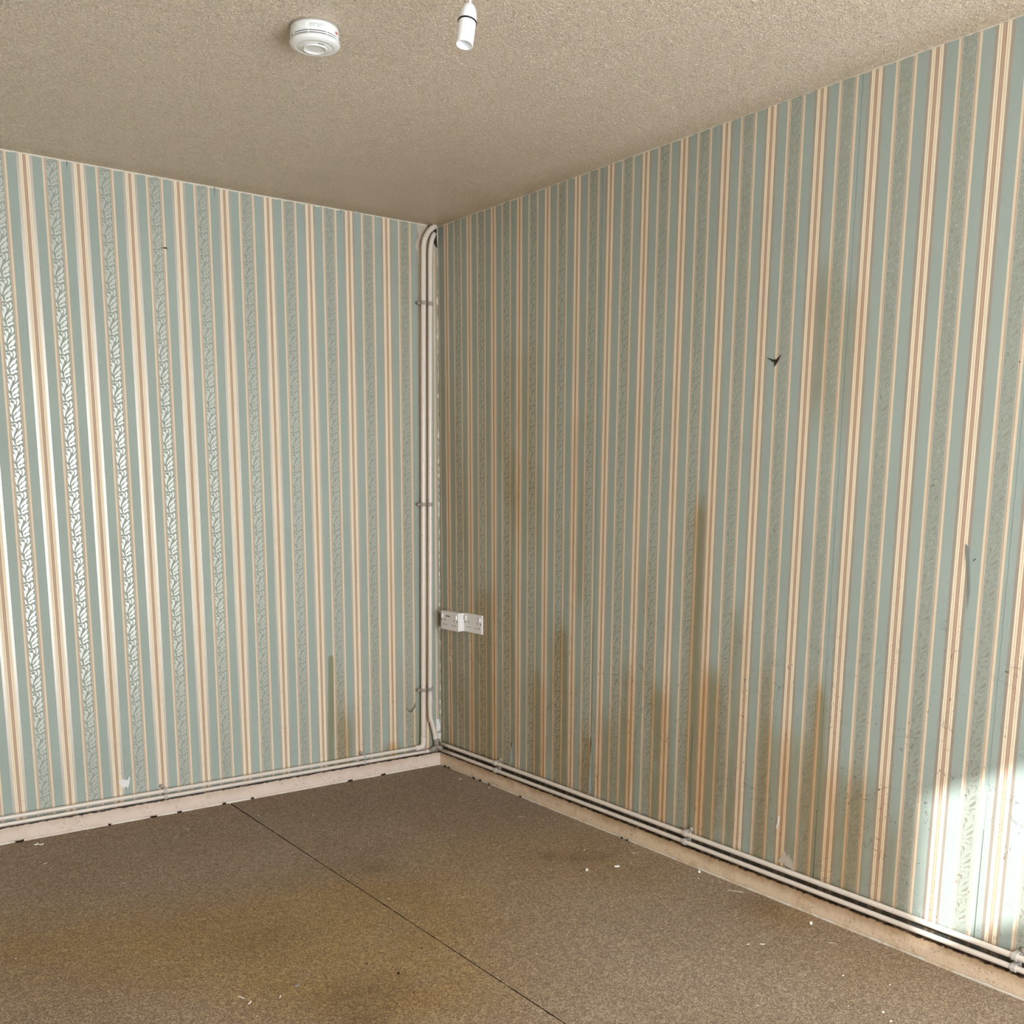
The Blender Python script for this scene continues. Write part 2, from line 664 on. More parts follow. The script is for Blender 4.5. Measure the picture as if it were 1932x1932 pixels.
# ------------------------------------------------------------------ room shell
M_PLASTER = simple('bare_plaster', L(238, 230, 214), 0.85, 0.2, 0.10, 60, 0.0004)


def struct(name, bm, mat, label=None):
    o = obj(name, bm, mat)
    o['kind'] = 'structure'
    if label:
        o['label'] = label
    return o


wall_left = struct('wall_left', box(WEST - .1, 0.1, 0.0, 0.12, -0.03, H + .1), M_PLASTER, 'left wall papered in pale teal, cream and taupe stripes with a leaf border print')
wall_right = struct('wall_right', box(0.0, 0.12, BACK - .1, 0.0, -0.03, H + .1), M_PLASTER, 'right wall in stained pale teal and cream striped wallpaper with twin sockets')
wall_far = struct('wall_far_left', box(WEST - .12, WEST, BACK - .1, 0.0, -0.03, H + .1), M_PLASTER, 'plain side wall out of view')
bm = bmesh.new()
x0, x1, z0, z1 = WIN
add_box(bm, WEST, x0, BACK - .2, BACK, -0.03, H + .1)
add_box(bm, x1, 0.0, BACK - .2, BACK, -0.03, H + .1)
add_box(bm, x0, x1, BACK - .2, BACK, -0.03, z0)
add_box(bm, x0, x1, BACK - .2, BACK, z1, H + .1)
wall_rear = struct('wall_rear', bm, M_PLASTER, 'wall behind the viewer with the window opening')
M_UPVC = simple('white_window_plastic', L(238, 240, 240), 0.35, 0.5, 0.02)
win = struct('window_1', box(x0, x1, BACK - .08, BACK - .02, z0, z0 + .05, bevel=.004), M_UPVC, 'white window frame in the rear wall')
for nm, a in (('frame_rail', (x0, x1, z1 - .045, z1)), ('frame_stile', (x0, x0 + .045, z0 + .05, z1 - .045)), ('frame_stile', (x1 - .045, x1, z0 + .05, z1 - .045)), ('mullion', (-1.27, -1.22, z0 + .05, z1 - .045))):
    obj(nm, box(a[0], a[1], BACK - .08, BACK - .02, a[2], a[3], bevel=.004), M_UPVC, win)
obj('window_sill', box(x0 - .03, x1 + .03, BACK - .02, BACK + .12, z0 - .03, z0, bevel=.006), M_UPVC, win)


# ceiling: stippled textured coating, yellowed
def ceiling_mat():
    t = NT('textured_ceiling')
    pos = t.pos()
    flat = t.mapping(pos, (1, 1, 0))
    w = t.noise(flat, 45, 2, 0.5)
    a = t.noise(flat, 105, 2, 0.5, 1.6)
    b = t.noise(t.mapping(flat, (1, 1, 0), (5, 3, 0)), 90, 2, 0.5, 1.8)
    ridge = t.sstep(t.math('ABSOLUTE', t.math('SUBTRACT', b, 0.5)), 0.0, 0.09, 1.0, 0.0)
    blob = t.sstep(a, 0.50, 0.62)
    h = t.math('ADD', t.math('MULTIPLY', blob, 0.8), t.math('MULTIPLY', ridge, 0.35))
    h = t.math('ADD', h, t.math('MULTIPLY', w, 0.3))
    slow = t.noise(pos, 1.6, 4, 0.6)
    col = t.mix(slow, L(228, 208, 183), L(240, 221, 198))
    col = t.mix(t.math('MULTIPLY', h, 0.3, clamp=True), col, L(250, 242, 226))  # raised spots coloured paler to stand for their gloss highlights
    # darker, browner tint towards the room corner and along the joints
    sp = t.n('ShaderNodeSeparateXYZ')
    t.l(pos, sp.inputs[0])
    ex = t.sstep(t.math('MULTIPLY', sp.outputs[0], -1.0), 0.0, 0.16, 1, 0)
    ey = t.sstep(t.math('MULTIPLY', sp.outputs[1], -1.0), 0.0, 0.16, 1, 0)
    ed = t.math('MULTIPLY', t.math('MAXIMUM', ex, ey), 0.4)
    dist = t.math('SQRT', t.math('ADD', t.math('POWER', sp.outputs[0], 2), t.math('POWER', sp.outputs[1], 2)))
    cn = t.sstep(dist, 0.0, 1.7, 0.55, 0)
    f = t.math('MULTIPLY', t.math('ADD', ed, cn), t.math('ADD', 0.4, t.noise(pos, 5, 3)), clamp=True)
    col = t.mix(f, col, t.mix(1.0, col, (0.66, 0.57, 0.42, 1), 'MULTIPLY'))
    t.l(col, t.b.inputs['Base Color'])
    t.b.inputs['Roughness'].default_value = 0.30
    t.b.inputs['Specular IOR Level'].default_value = 0.6
    t.l(t.bump(h, 0.003, 1.0), t.b.inputs['Normal'])
    return t.m


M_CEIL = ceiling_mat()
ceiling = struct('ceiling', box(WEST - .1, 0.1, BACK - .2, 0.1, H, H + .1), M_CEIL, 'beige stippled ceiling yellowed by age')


def stipple():
    """the raised flecks of the textured coating: little ridged blobs, joined as one uncountable part"""
    g = np.random.default_rng(11)

    def field(x0, x1, y0, y1, step):
        xs = np.arange(x0, x1, step)
        ys = np.arange(y0, y1, step)
        X, Y = np.meshgrid(xs, ys)
        return np.stack([X.ravel() + g.uniform(-.55, .55, X.size) * step, Y.ravel() + g.uniform(-.55, .55, X.size) * step], 1)
    P = np.concatenate([field(-2.5, -.004, -3.2, -.004, .0080), field(WEST, -2.5, BACK, -.004, .015), field(-2.5, -.004, BACK, -3.2, .015)])
    P[:, 0] = np.clip(P[:, 0], WEST + .005, -.006)
    P[:, 1] = np.clip(P[:, 1], BACK + .005, -.006)
    n = len(P)
    keep = g.uniform(0, 1, n) < np.clip(.25 + np.minimum(-P[:, 0], -P[:, 1]) / .08, .25, .93)
    P = P[keep]
    n = len(P)
    ln = g.uniform(.0022, .0058, n)
    wd = g.uniform(.0012, .0024, n)
    ht = g.uniform(.0006, .0018, n) * np.clip(.45 + np.hypot(P[:, 0], P[:, 1]) / 2.2, .45, 1.0)
    an = g.uniform(0, math.pi, n)
    c, s_ = np.cos(an), np.sin(an)
    loc = [(-1, -.7, 0), (1, -.7, 0), (1, .7, 0), (-1, .7, 0), (-.5, 0, 1), (.5, .1, 1)]
    V = np.zeros((n, 6, 3), dtype=np.float32)
    for k, (a, b, h_) in enumerate(loc):
        ja = a * ln * g.uniform(.7, 1.15, n)
        jb = (b + (a * a - .5) * .3) * wd
        V[:, k, 0] = P[:, 0] + ja * c - jb * s_
        V[:, k, 1] = P[:, 1] + ja * s_ + jb * c
        V[:, k, 2] = H + .0002 - h_ * ht
    V = V.reshape(-1, 3)
    V[:, 0] = np.minimum(V[:, 0], -.0015)
    V[:, 1] = np.minimum(V[:, 1], -.0015)
    T = np.array([(0, 4, 1), (1, 4, 5), (1, 5, 2), (2, 5, 3), (3, 5, 4), (3, 4, 0)], dtype=np.int32)
    F = (T[None] + (np.arange(n, dtype=np.int32) * 6)[:, None, None]).reshape(-1, 3)
    me = bpy.data.meshes.new('stipple')
    me.vertices.add(len(V))
    me.vertices.foreach_set('co', V.ravel())
    me.loops.add(F.size)
    me.loops.foreach_set('vertex_index', F.ravel())
    me.polygons.add(len(F))
    me.polygons.foreach_set('loop_start', np.arange(0, F.size, 3, dtype=np.int32))
    me.polygons.foreach_set('loop_total', np.full(len(F), 3, dtype=np.int32))
    me.update(calc_edges=True)
    o = obj('stipple', me, M_CEIL, ceiling)
    o['kind'] = 'stuff'
    return o


stipple()

# ------------------------------------------------------------------ wallpaper drops
SEAM = 0.235
# right wall: seams every three repeats
RO = [(.0670, .0860), (.0687, .0803), (.0714, .0697), (.0752, .0717), (.0752, .0729), (.0723, .0713), (.0723, .0713), (.0723, .0713), (.0723, .0713), (.0723, .0713)]


def seamR(n):
    def fn(z):
        f = (z - 0.108) / (2.4218 - 0.108)
        oT, oB = RO[min(n, len(RO) - 1)]
        return (3 * n - SEAM - 0.01) * PERIOD + oB + (oT - oB) * f
    return fn


for n in range(10):
    s0 = (lambda z: 0.001) if n == 0 else seamR(n)
    s1 = seamR(n + 1)
    if s1(1.0) > -BACK:
        s1 = lambda z: -BACK
    if s0(1.0) >= -BACK - 0.05:
        break
    s1b = (lambda z, g=s1: g(z) - 0.0004)
    oT, oB = RO[n]
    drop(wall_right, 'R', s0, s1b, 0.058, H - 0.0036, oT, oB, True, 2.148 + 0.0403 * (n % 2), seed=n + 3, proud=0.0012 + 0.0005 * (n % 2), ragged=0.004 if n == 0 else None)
# left wall
LT_, LB_ = 0.2590, 0.2634


def seamL(n):
    def fn(z):
        f = (z - 0.108) / (2.4218 - 0.108)
        return (3 * n - 1 + 0.0 + SEAM + 2 - 0.02) * PERIOD + LB_ + (LT_ - LB_) * f
    return fn


for n in range(-1, 8):
    s0 = (lambda z: 0.002) if n == -1 else seamL(n)
    s1 = seamL(n + 1)
    if s0(1.0) >= -WEST - 0.05:
        break
    if s1(1.0) > -WEST:
        s1 = lambda z: -WEST
    s1b = (lambda z, g=s1: g(z) + 0.0004)
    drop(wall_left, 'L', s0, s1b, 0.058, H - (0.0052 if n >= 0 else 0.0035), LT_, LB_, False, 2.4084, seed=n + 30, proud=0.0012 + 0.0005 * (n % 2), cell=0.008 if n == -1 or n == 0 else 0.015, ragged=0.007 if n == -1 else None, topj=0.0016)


# ------------------------------------------------------------------ floor and carpet
def carpet_mat():
    t = NT('old_brown_carpet')
    pos = t.pos()
    a = t.noise(pos, 150, 2, 0.5, 2.0)
    b = t.noise(pos, 95, 2, 0.5, 2.4)
    c = t.noise(pos, 520, 2, 0.6)
    pat = t.math('ADD', t.math('MULTIPLY', a, 0.55), t.math('MULTIPLY', b, 0.45))
    m = t.sstep(pat, 0.45, 0.60)
    col = t.mix(m, L(134, 114, 97), L(210, 188, 160))
    col = t.mix(t.math('MULTIPLY', c, 0.35), col, L(104, 85, 68))
    slow = t.noise(pos, 2.6, 4, 0.6)
    col = t.mix(t.sstep(slow, 0.35, 0.7, 0, 0.35), col, t.mix(1.0, col, (0.78, 0.72, 0.62, 1), 'MULTIPLY'))
    st = t.math('MULTIPLY', t.attr('stain'), t.math('ADD', 0.45, t.noise(pos, 7, 4, 0.65)), clamp=True)
    col = t.mix(st, col, t.mix(1.0, col, (0.96, 0.85, 0.54, 1), 'MULTIPLY'))
    dk = t.math('MULTIPLY', t.attr('dark'), t.math('ADD', 0.4, t.noise(pos, 12, 4, 0.65)), clamp=True)
    col = t.mix(dk, col, t.mix(1.0, col, (0.55, 0.50, 0.45, 1), 'MULTIPLY'))
    t.l(col, t.b.inputs['Base Color'])
    t.b.inputs['Roughness'].default_value = 0.95
    t.b.inputs['Specular IOR Level'].default_value = 0.15
    t.b.inputs['Sheen Weight'].default_value = 0.05
    t.b.inputs['Sheen Roughness'].default_value = 0.5
    t.l(t.bump(t.math('ADD', pat, t.math('MULTIPLY', c, 0.4)), 0.004, 0.8), t.b.inputs['Normal'])
    return t.m


M_CARPET = carpet_mat()
M_DARK = simple('dark_floor_gap', L(24, 18, 15), 0.9, 0.1)
floor = struct('floor', box(WEST - .1, 0.1, BACK - .1, 0.1, -0.06, -0.012), M_DARK, 'floor covered by worn brown fitted carpet with a seam')
C_STAIN = [(-1.20, -1.28, .28, 1.0), (-1.45, -1.45, .35, .9), (-1.75, -1.15, .30, .7), (-.55, -1.15, .35, .55), (-.9, -1.5, .3, .5), (-.07, -2.1, .12, .9), (-.25, -1.55, .25, .5), (-2.1, -.95, .3, .6), (-1.2, -1.9, .25, .5), (-.2, -1.2, .2, .4), (-1.35, -1.75, .3, .6), (-.15, -2.45, .2, .4)]
C_DARK = [(-.37, -1.28, .035, .7), (-.29, -1.36, .045, .6), (-.20, -1.40, .03, .6), (-1.40, -1.80, .10, .6), (-1.45, -1.92, .05, .6), (-.9, -.9, .12, .3), (-.05, -2.0, .1, .5), (-1.47, -1.33, .10, .4), (-.5, -.3, .5, .35), (-.1, -.8, .25, .3), (-1.35, -.15, .7, .25), (-.93, -1.03, .05, .5)]


def carpet(x0, x1, y0, y1, seed, seam_side):
    """one length of carpet: grid with trimmed, slightly ragged edges, 10 mm thick"""
    rnd = random.Random(seed)
    nx, ny = int((x1 - x0) / 0.03), int((y1 - y0) / 0.03)
    V, ST, DK = [], [], []
    for j in range(ny + 1):
        for i in range(nx + 1):
            x = x0 + (x1 - x0) * i / nx
            y = y0 + (y1 - y0) * j / ny
            if i == 0:
                x += rnd.uniform(-.0006, .0006)
            gap = 0.0000 + 0.0011 * math.exp(-((y + .0185) / .55) ** 2) + 0.0008 * rnd.random()
            if (i == 0 and seam_side == 'W'):
                x += gap
            if (i == nx and seam_side == 'R'):
                x -= gap
            if i == nx:
                x += rnd.uniform(-.0006, .0006) if seam_side == 'R' else -abs(rnd.gauss(0, .0012))
            if j == ny:
                y -= abs(rnd.gauss(0, .0015)) + (0.006 if rnd.random() < .06 else 0)
            V.append((x, y, 0.0))
            ST.append(min(1, sum(k * math.exp(-((x - a) ** 2 + (y - b) ** 2) / (w * w)) for a, b, w, k in C_STAIN)))
            DK.append(min(1, sum(k * math.exp(-(((x - a) / 1.4) ** 2 + (y - b) ** 2) / (w * w)) for a, b, w, k in C_DARK)))
    F = []
    for j in range(ny):
        for i in range(nx):
            k = j * (nx + 1) + i
            F.append((k, k + 1, k + nx + 2, k + nx + 1))
    # skirts
    edge = [i for i in range(nx + 1)] + [(j * (nx + 1) + nx) for j in range(1, ny + 1)] + [ny * (nx + 1) + i for i in range(nx - 1, -1, -1)] + [j * (nx + 1) for j in range(ny - 1, 0, -1)]
    b = len(V)
    for e in edge:
        V.append((V[e][0], V[e][1], -0.012))
        ST.append(0)
        DK.append(1)
    n = len(edge)
    for i in range(n):
        F.append((edge[i], b + i, b + (i + 1) % n, edge[(i + 1) % n]))
    me = bpy.data.meshes.new('carpet_panel')
    me.from_pydata(V, [], F)
    for nm, A in (('stain', ST), ('dark', DK)):
        at = me.attributes.new(nm, 'FLOAT', 'POINT')
        at.data.foreach_set('value', np.array(A, dtype=np.float32))
    o = obj('carpet_panel', me, [M_CARPET, M_DARK], floor)
    for p in me.polygons[nx * ny:]:
        p.material_index = 1
    return o


carpet(-1.0575, -0.0185, BACK, -0.0185, 1, 'W')
carpet(WEST, -1.0600, BACK, -0.0185, 2, 'R')


# ------------------------------------------------------------------ skirting boards
def skirting_mat(name, base, warm):
    t = NT(name)
    pos = t.pos()
    sp = t.n('ShaderNodeSeparateXYZ')
    t.l(pos, sp.inputs[0])
    z = sp.outputs[2]
    n = t.noise(pos, 9, 4, 0.65)
    n2 = t.noise(pos, 60, 4, 0.65, 0.5)
    col = t.mix(n, base, tuple(c * 0.86 for c in base[:3]) + (1,))
    # brown dirt worked down from the top edge
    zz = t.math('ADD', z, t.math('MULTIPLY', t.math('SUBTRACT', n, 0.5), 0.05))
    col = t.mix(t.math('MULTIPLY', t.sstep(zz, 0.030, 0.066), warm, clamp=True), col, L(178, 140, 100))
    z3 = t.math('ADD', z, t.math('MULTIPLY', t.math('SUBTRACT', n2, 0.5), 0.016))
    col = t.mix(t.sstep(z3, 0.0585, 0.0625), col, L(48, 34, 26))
    sp1 = t.noise(pos, 240, 2, 0.5, 0.6)
    gate = t.sstep(t.noise(pos, 16, 3), 0.46, 0.62)
    col = t.mix(t.math('MULTIPLY', t.math('MULTIPLY', t.sstep(sp1, 0.62, 0.66), gate), 0.8), col, L(90, 60, 40))
    # paler unpainted-over foot, once hidden by the carpet edge
    z2 = t.math('ADD', z, t.math('MULTIPLY', t.math('SUBTRACT', n2, 0.5), 0.006))
    foot = t.math('MULTIPLY', t.sstep(z2, 0.005, 0.0085, 0.9, 0), t.sstep(n, 0.40, 0.56))
    col = t.mix(foot, col, L(236, 230, 216))
    blot = t.sstep(t.noise(pos, 24, 4, 0.7), 0.50, 0.66)
    col = t.mix(t.math('MULTIPLY', blot, 0.45 * warm), col, L(176, 138, 98))
    ln = t.math('MULTIPLY', t.sstep(z2, 0.0065, 0.008), t.sstep(z2, 0.0085, 0.010, 1, 0))
    col = t.mix(t.math('MULTIPLY', ln, 0.35), col, L(120, 96, 70))
    t.l(col, t.b.inputs['Base Color'])
    t.b.inputs['Roughness'].default_value = 0.5
    t.l(t.bump(n2, 0.0008), t.b.inputs['Normal'])
    return t.m


def skirting(name, side, mat, label):
    L_ = (-WEST) if side == 'L' else (-BACK)
    prof = [(0.0005, -0.012), (0.0180, -0.012), (0.0180, 0.058), (0.0172, 0.0605), (0.0150, 0.0618), (0.0005, 0.0622)]
    bm = bmesh.new()
    N = 120
    rings = []
    for i in range(N + 1):
        s = L_ * i / N
        ring = []
        for (d, z) in prof:
            ss = max(s, d) if i == 0 else s
            w = 0.0006 * math.sin(s * 5) if z > 0 and d > 0.01 else 0
            ring.append(bm.verts.new((-ss, -(d + w), z) if side == 'L' else (-(d + w), -ss, z)))
        rings.append(ring)
    for a, b in zip(rings, rings[1:]):
        for i in range(len(prof)):
            j = (i + 1) % len(prof)
            bm.faces.new((a[i], b[i], b[j], a[j]))
    bm.faces.new(rings[0])
    bm.faces.new(list(reversed(rings[-1])))
    return struct(name, bm, mat, label)


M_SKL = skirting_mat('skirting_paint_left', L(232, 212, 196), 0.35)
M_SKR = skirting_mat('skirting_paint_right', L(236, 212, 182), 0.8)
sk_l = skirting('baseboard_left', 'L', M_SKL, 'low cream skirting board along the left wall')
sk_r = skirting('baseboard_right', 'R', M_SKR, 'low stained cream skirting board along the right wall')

# ------------------------------------------------------------------ heating pipes
def pipe_mat():
    t = NT('cream_gloss_pipe_paint')
    pos = t.pos()
    n = t.noise(pos, 30, 4, 0.6)
    col = t.mix(n, L(219, 206, 193), L(235, 224, 212))
    sp = t.sstep(t.noise(pos, 130, 2, 0.5, 0.6), 0.70, 0.74)
    col = t.mix(t.math('MULTIPLY', sp, 0.7), col, L(96, 78, 60))
    t.l(col, t.b.inputs['Base Color'])
    t.b.inputs['Roughness'].default_value = 0.28
    t.b.inputs['Coat Weight'].default_value = 0.3
    t.l(t.bump(n, 0.0008), t.b.inputs['Normal'])
    return t.m


M_PIPE = pipe_mat()
M_PIPE_DIRTY = simple('grimy_pipe_paint', L(168, 156, 142), 0.45, 0.5, 0.2, 90, 0.0003)


def pipe(name, pts, r, label, group=None):
    root = obj(name, tube(pts, r, 20), M_PIPE, smooth=True)
    return tag(root, label, 'pipe', group)


def collar(parent, c, axis, r, ln, mat=None, name='collar'):
    bm = lathe([(r * .93, -ln / 2), (r * .99, -ln / 2 + .001), (r, -ln / 2 + .0025), (r, ln / 2 - .0025), (r * .99, ln / 2 - .001), (r * .93, ln / 2)], 20, axis, c)
    return obj(name, bm, mat or M_PIPE, parent, smooth=True)


v1x = lambda z: -0.0988 + (z - 1.8) * 0.0117
v2x = lambda z: -0.0643 + (z - 1.8) * 0.0103
YV = -0.030
# tall left riser
pts = smooth_path([(v1x(.128), YV, .128), (v1x(.4), YV, .4), (v1x(.9), YV, .9), (v1x(1.5), YV, 1.5), (v1x(2.0), YV, 2.0), (v1x(2.26), YV, 2.26), (v1x(2.31), YV, 2.31)], 5)
pts += smooth_path([(v1x(2.315), YV, 2.32), (-.0865, YV, 2.352), (-.070, YV, 2.381), (-.048, -.026, 2.404), (-.026, -.019, 2.416)], 6)
p1 = pipe('heating_riser', pts, 0.0112, 'thicker left-hand cream heating riser in the room corner, bent at the top', None)
collar(p1, (-.050, -.0268, 2.402), (.022, .006, .018), 0.0128, .012)
bm = add_tube(bmesh.new(), smooth_path([(v1x(.145), YV, .150), (v1x(.13), YV, .125), (-.124, -.030, .108), (-.140, -.028, .1030), (-.158, -.027, .1030)], 6), [0.0128] * 25, 20)
obj('elbow', bm, M_PIPE, p1, True)
# right-hand riser, bent into the corner at both ends
pts = smooth_path([(-.050, -.030, .128), (-.058, -.030, .168), (-.0705, -.030, .215), (v2x(.27), YV, .27), (v2x(.6), YV, .6), (v2x(1.2), YV, 1.2), (v2x(1.8), YV, 1.8), (v2x(2.2), YV, 2.2), (v2x(2.29), YV, 2.29), (-.056, -.030, 2.33), (-.046, -.027, 2.362), (-.030, -.018, 2.386)], 6)
p2 = pipe('heating_riser', pts, 0.0102, 'thinner right-hand cream heating riser nearest the room corner, kinked at the foot', None)
collar(p2, (v2x(.325), YV, .325), (0.01, 0, 1), 0.0118, .040, name='coupling')
collar(p2, (-.0405, -.0235, 2.372), (.014, .008, .022), 0.0118, .010)
collar(p2, (-.0515, -.030, .140), (-.2, 0, 1), 0.0122, .012)
bm = bmesh.new()
add_tube(bm, [(-.050, -.030, .136), (-.047, -.030, .118), (-.046, -.031, .098)], 0.0122, 18)
add_tube(bm, [(-.083, -.029, .0795), (-.064, -.030, .085), (-.048, -.031, .094)], [0.0098, 0.0105, 0.0115], 18)
add_tube(bm, [(-.046, -.031, .098), (-.038, -.040, .092), (-.031, -.056, .087)], [0.0115, 0.0105, 0.0095], 18)
obj('tee_fitting', bm, M_PIPE_DIRTY, p2, True)

wob = lambda s, a, ph: a * math.sin(s * 2.3 + ph)
# skirting-level pipes, left wall
pl1 = pipe('skirting_pipe', [(-s, -.0260 - wob(s, .0008, 0), .1030 + wob(s, .0007, 1)) for s in np.linspace(.130, -WEST - .01, 40)], .0078, 'upper cream heating pipe along the foot of the left wall')
pl2 = pipe('skirting_pipe', [(-s, -.0262 - wob(s, .0008, 1), .0788 + wob(s, .0006, 0)) for s in np.linspace(.072, -WEST - .01, 40)], .0073, 'lower cream heating pipe along the foot of the left wall')
collar(pl2, (-.098, -.0268, .0793), (1, 0, 0), 0.0092, .016)
# right wall
pr1 = pipe('skirting_pipe', [(-.0260 - wob(s, .0007, 0), -s, .1085 + .0060 * sm(s, .0, .9) + wob(s, .0006, 1)) for s in np.linspace(.014, -BACK - .01, 50)], .0083, 'upper cream heating pipe along the foot of the right wall')
pr2 = pipe('skirting_pipe', [(-.0262 - wob(s, .0007, 1), -s, .0795 + .0045 * sm(s, .2, 1.6) + wob(s, .0006, 0)) for s in np.linspace(.052, -BACK - .01, 50)], .0079, 'lower cream heating pipe along the foot of the right wall')

# ------------------------------------------------------------------ pipe clips
M_CLIP = simple('grubby_white_clip_plastic', L(206, 198, 190), 0.4, 0.5, 0.12, 120)
M_CLIP_D = simple('brown_grey_clip', L(176, 162, 148), 0.5, 0.5, 0.15, 120)


def clip(kind, centres, r, along, out, width, label, group, mat, wall_pt):
    """saddle clip: base plate on the wall, a half ring round each pipe, a screw lug"""
    root = empty('pipe_clip', wall_pt)
    tag(root, label, 'pipe clip', group)
    A, O = Vector(along).normalized(), Vector(out).normalized()
    X = A.cross(O)
    wp = Vector(wall_pt)

    def loc(bm):
        for v in bm.verts:
            v.co -= wp
        return bm
    cs = [Vector(c) for c in centres]
    # base plate
    mids = [c.dot(X) for c in cs]
    lo, hi = min(mids) - r - .004, max(mids) + r + .004
    bm = bmesh.new()
    base = wp - X * wp.dot(X)
    for du in (0,):
        vs = []
        for (a, x, o) in [(-1, lo, .0), (1, lo, .0), (1, hi, .0), (-1, hi, .0), (-1, lo, .006), (1, lo, .006), (1, hi, .006), (-1, hi, .006)]:
            vs.append(bm.verts.new(base + A * a * width / 2 + X * x + O * (o + .0022)))
        for f in ((3, 2, 1, 0), (4, 5, 6, 7), (0, 1, 5, 4), (1, 2, 6, 5), (2, 3, 7, 6), (3, 0, 4, 7)):
            bm.faces.new([vs[i] for i in f])
    obj('clip_base', loc(bm), mat, root)
    for c in cs:
        bm = bmesh.new()
        ri, ro = r + .0004, r + .0030
        n = 18
        prev = None
        rings = []
        back = max(0.0, (c - wp).dot(O) - .008)
        prof = []
        for k in range(n + 1):
            th = -math.radians(100) + math.radians(200) * k / n
            prof.append((math.sin(th), math.cos(th)))
        for (sx, co) in prof:
            ring = []
            for (rr, a) in ((ri, -1), (ro, -1), (ro, 1), (ri, 1)):
                ring.append(bm.verts.new(c + X * sx * rr + O * co * rr + A * a * width / 2))
            rings.append(ring)
        for a, b in zip(rings, rings[1:]):
            for i in range(4):
                bm.faces.new((a[i], a[(i + 1) % 4], b[(i + 1) % 4], b[i]))
        bm.faces.new(rings[0])
        bm.faces.new(list(reversed(rings[-1])))
        # legs back to the plate
        for sgn in (-1, 1):
            bx = c + X * sgn * (r + .0017) - O * back / 2
            vs = []
            for (a, x, o) in [(-1, -1, -1), (1, -1, -1), (1, 1, -1), (-1, 1, -1), (-1, -1, 1), (1, -1, 1), (1, 1, 1), (-1, 1, 1)]:
                vs.append(bm.verts.new(bx + A * a * width / 2 + X * x * .0013 + O * o * (back / 2)))
            for f in ((3, 2, 1, 0), (4, 5, 6, 7), (0, 1, 5, 4), (1, 2, 6, 5), (2, 3, 7, 6), (3, 0, 4, 7)):
                bm.faces.new([vs[i] for i in f])
        obj('clip_ring', loc(bm), mat, root)
    # screw lug
    return root, A, O, X


for (z, wh) in ((2.09, 'near the ceiling'), (1.225, 'at mid height'), (0.376, 'near the skirting')):
    cx = (v1x(z), v2x(z))
    root, A, O, X = clip('v', [(cx[0], YV, z), (cx[1], YV, z)], .0112, (0, 0, 1), (0, -1, 0), .0165, 'grey-brown double clip holding both corner risers %s' % wh, 'clips on the corner risers', M_CLIP_D, ((cx[0] + cx[1]) / 2, -.0, z))
    lug = lathe([(.0065, 0), (.0065, .010), (.0045, .013), (.0, .0135)], 14, (0, -1, 0), (cx[0] - .0215 - (cx[0] + cx[1]) / 2, -.018, 0), cap0=True)
    obj('screw_lug', lug, M_CLIP_D, root, True)
    obj('lug_arm', box(cx[0] - .0215 - (cx[0] + cx[1]) / 2 - .004, cx[0] - (cx[0] + cx[1]) / 2 - .009, -.026, -.006, -.0055, .0055, bevel=.001), M_CLIP_D, root)
for (s, wh) in ((1.325, 'below the white plaster spot'), (.428, 'right of the olive drip mark')):
    root, A, O, X = clip('l', [(-s, -.026, .1030), (-s, -.026, .0788)], .0078, (1, 0, 0), (0, -1, 0), .013, 'pale pipe clip on the left wall pipes %s' % wh, 'clips on the left skirting pipes', M_CLIP, (-s, 0, .091))
    obj('screw_lug', lathe([(.0075, 0), (.0075, .008), (.005, .010), (.0, .0102)], 14, (0, -1, 0), (-.008, -.004, .0285), cap0=True), M_CLIP_D, root, True)
for (s, wh) in ((.483, 'close to the corner'), (1.625, 'half way along'), (2.805, 'in the sunlit end')):
    zU = .1085 + .0060 * sm(s, .0, .9)
    zL = .0795 + .0045 * sm(s, .2, 1.6)
    root, A, O, X = clip('r', [(-.026, -s, zU), (-.026, -s, zL)], .0083, (0, 1, 0), (-1, 0, 0), .014, 'clear plastic pipe clip on the right wall pipes %s' % wh, 'clips on the right skirting pipes', M_CLIP, (0, -s, .099))
    obj('screw_lug', lathe([(.0075, 0), (.0075, .008), (.005, .010), (.0, .0102)], 14, (-1, 0, 0), (-.004, -.012, zU - .099 + .016), cap0=True), M_CLIP_D, root, True)

# ------------------------------------------------------------------ double sockets
M_SOCK = simple('white_socket_plastic', L(236, 232, 228), 0.3, 0.5, 0.02, 60)
M_HOLE = simple('black_hole', L(22, 20, 20), 0.7, 0.2, 0.0)
M_SW = simple('white_rocker_plastic', L(244, 242, 240), 0.25, 0.5, 0.01)
M_RED = simple('red_indicator', L(170, 40, 36), 0.5, 0.5, 0.0)


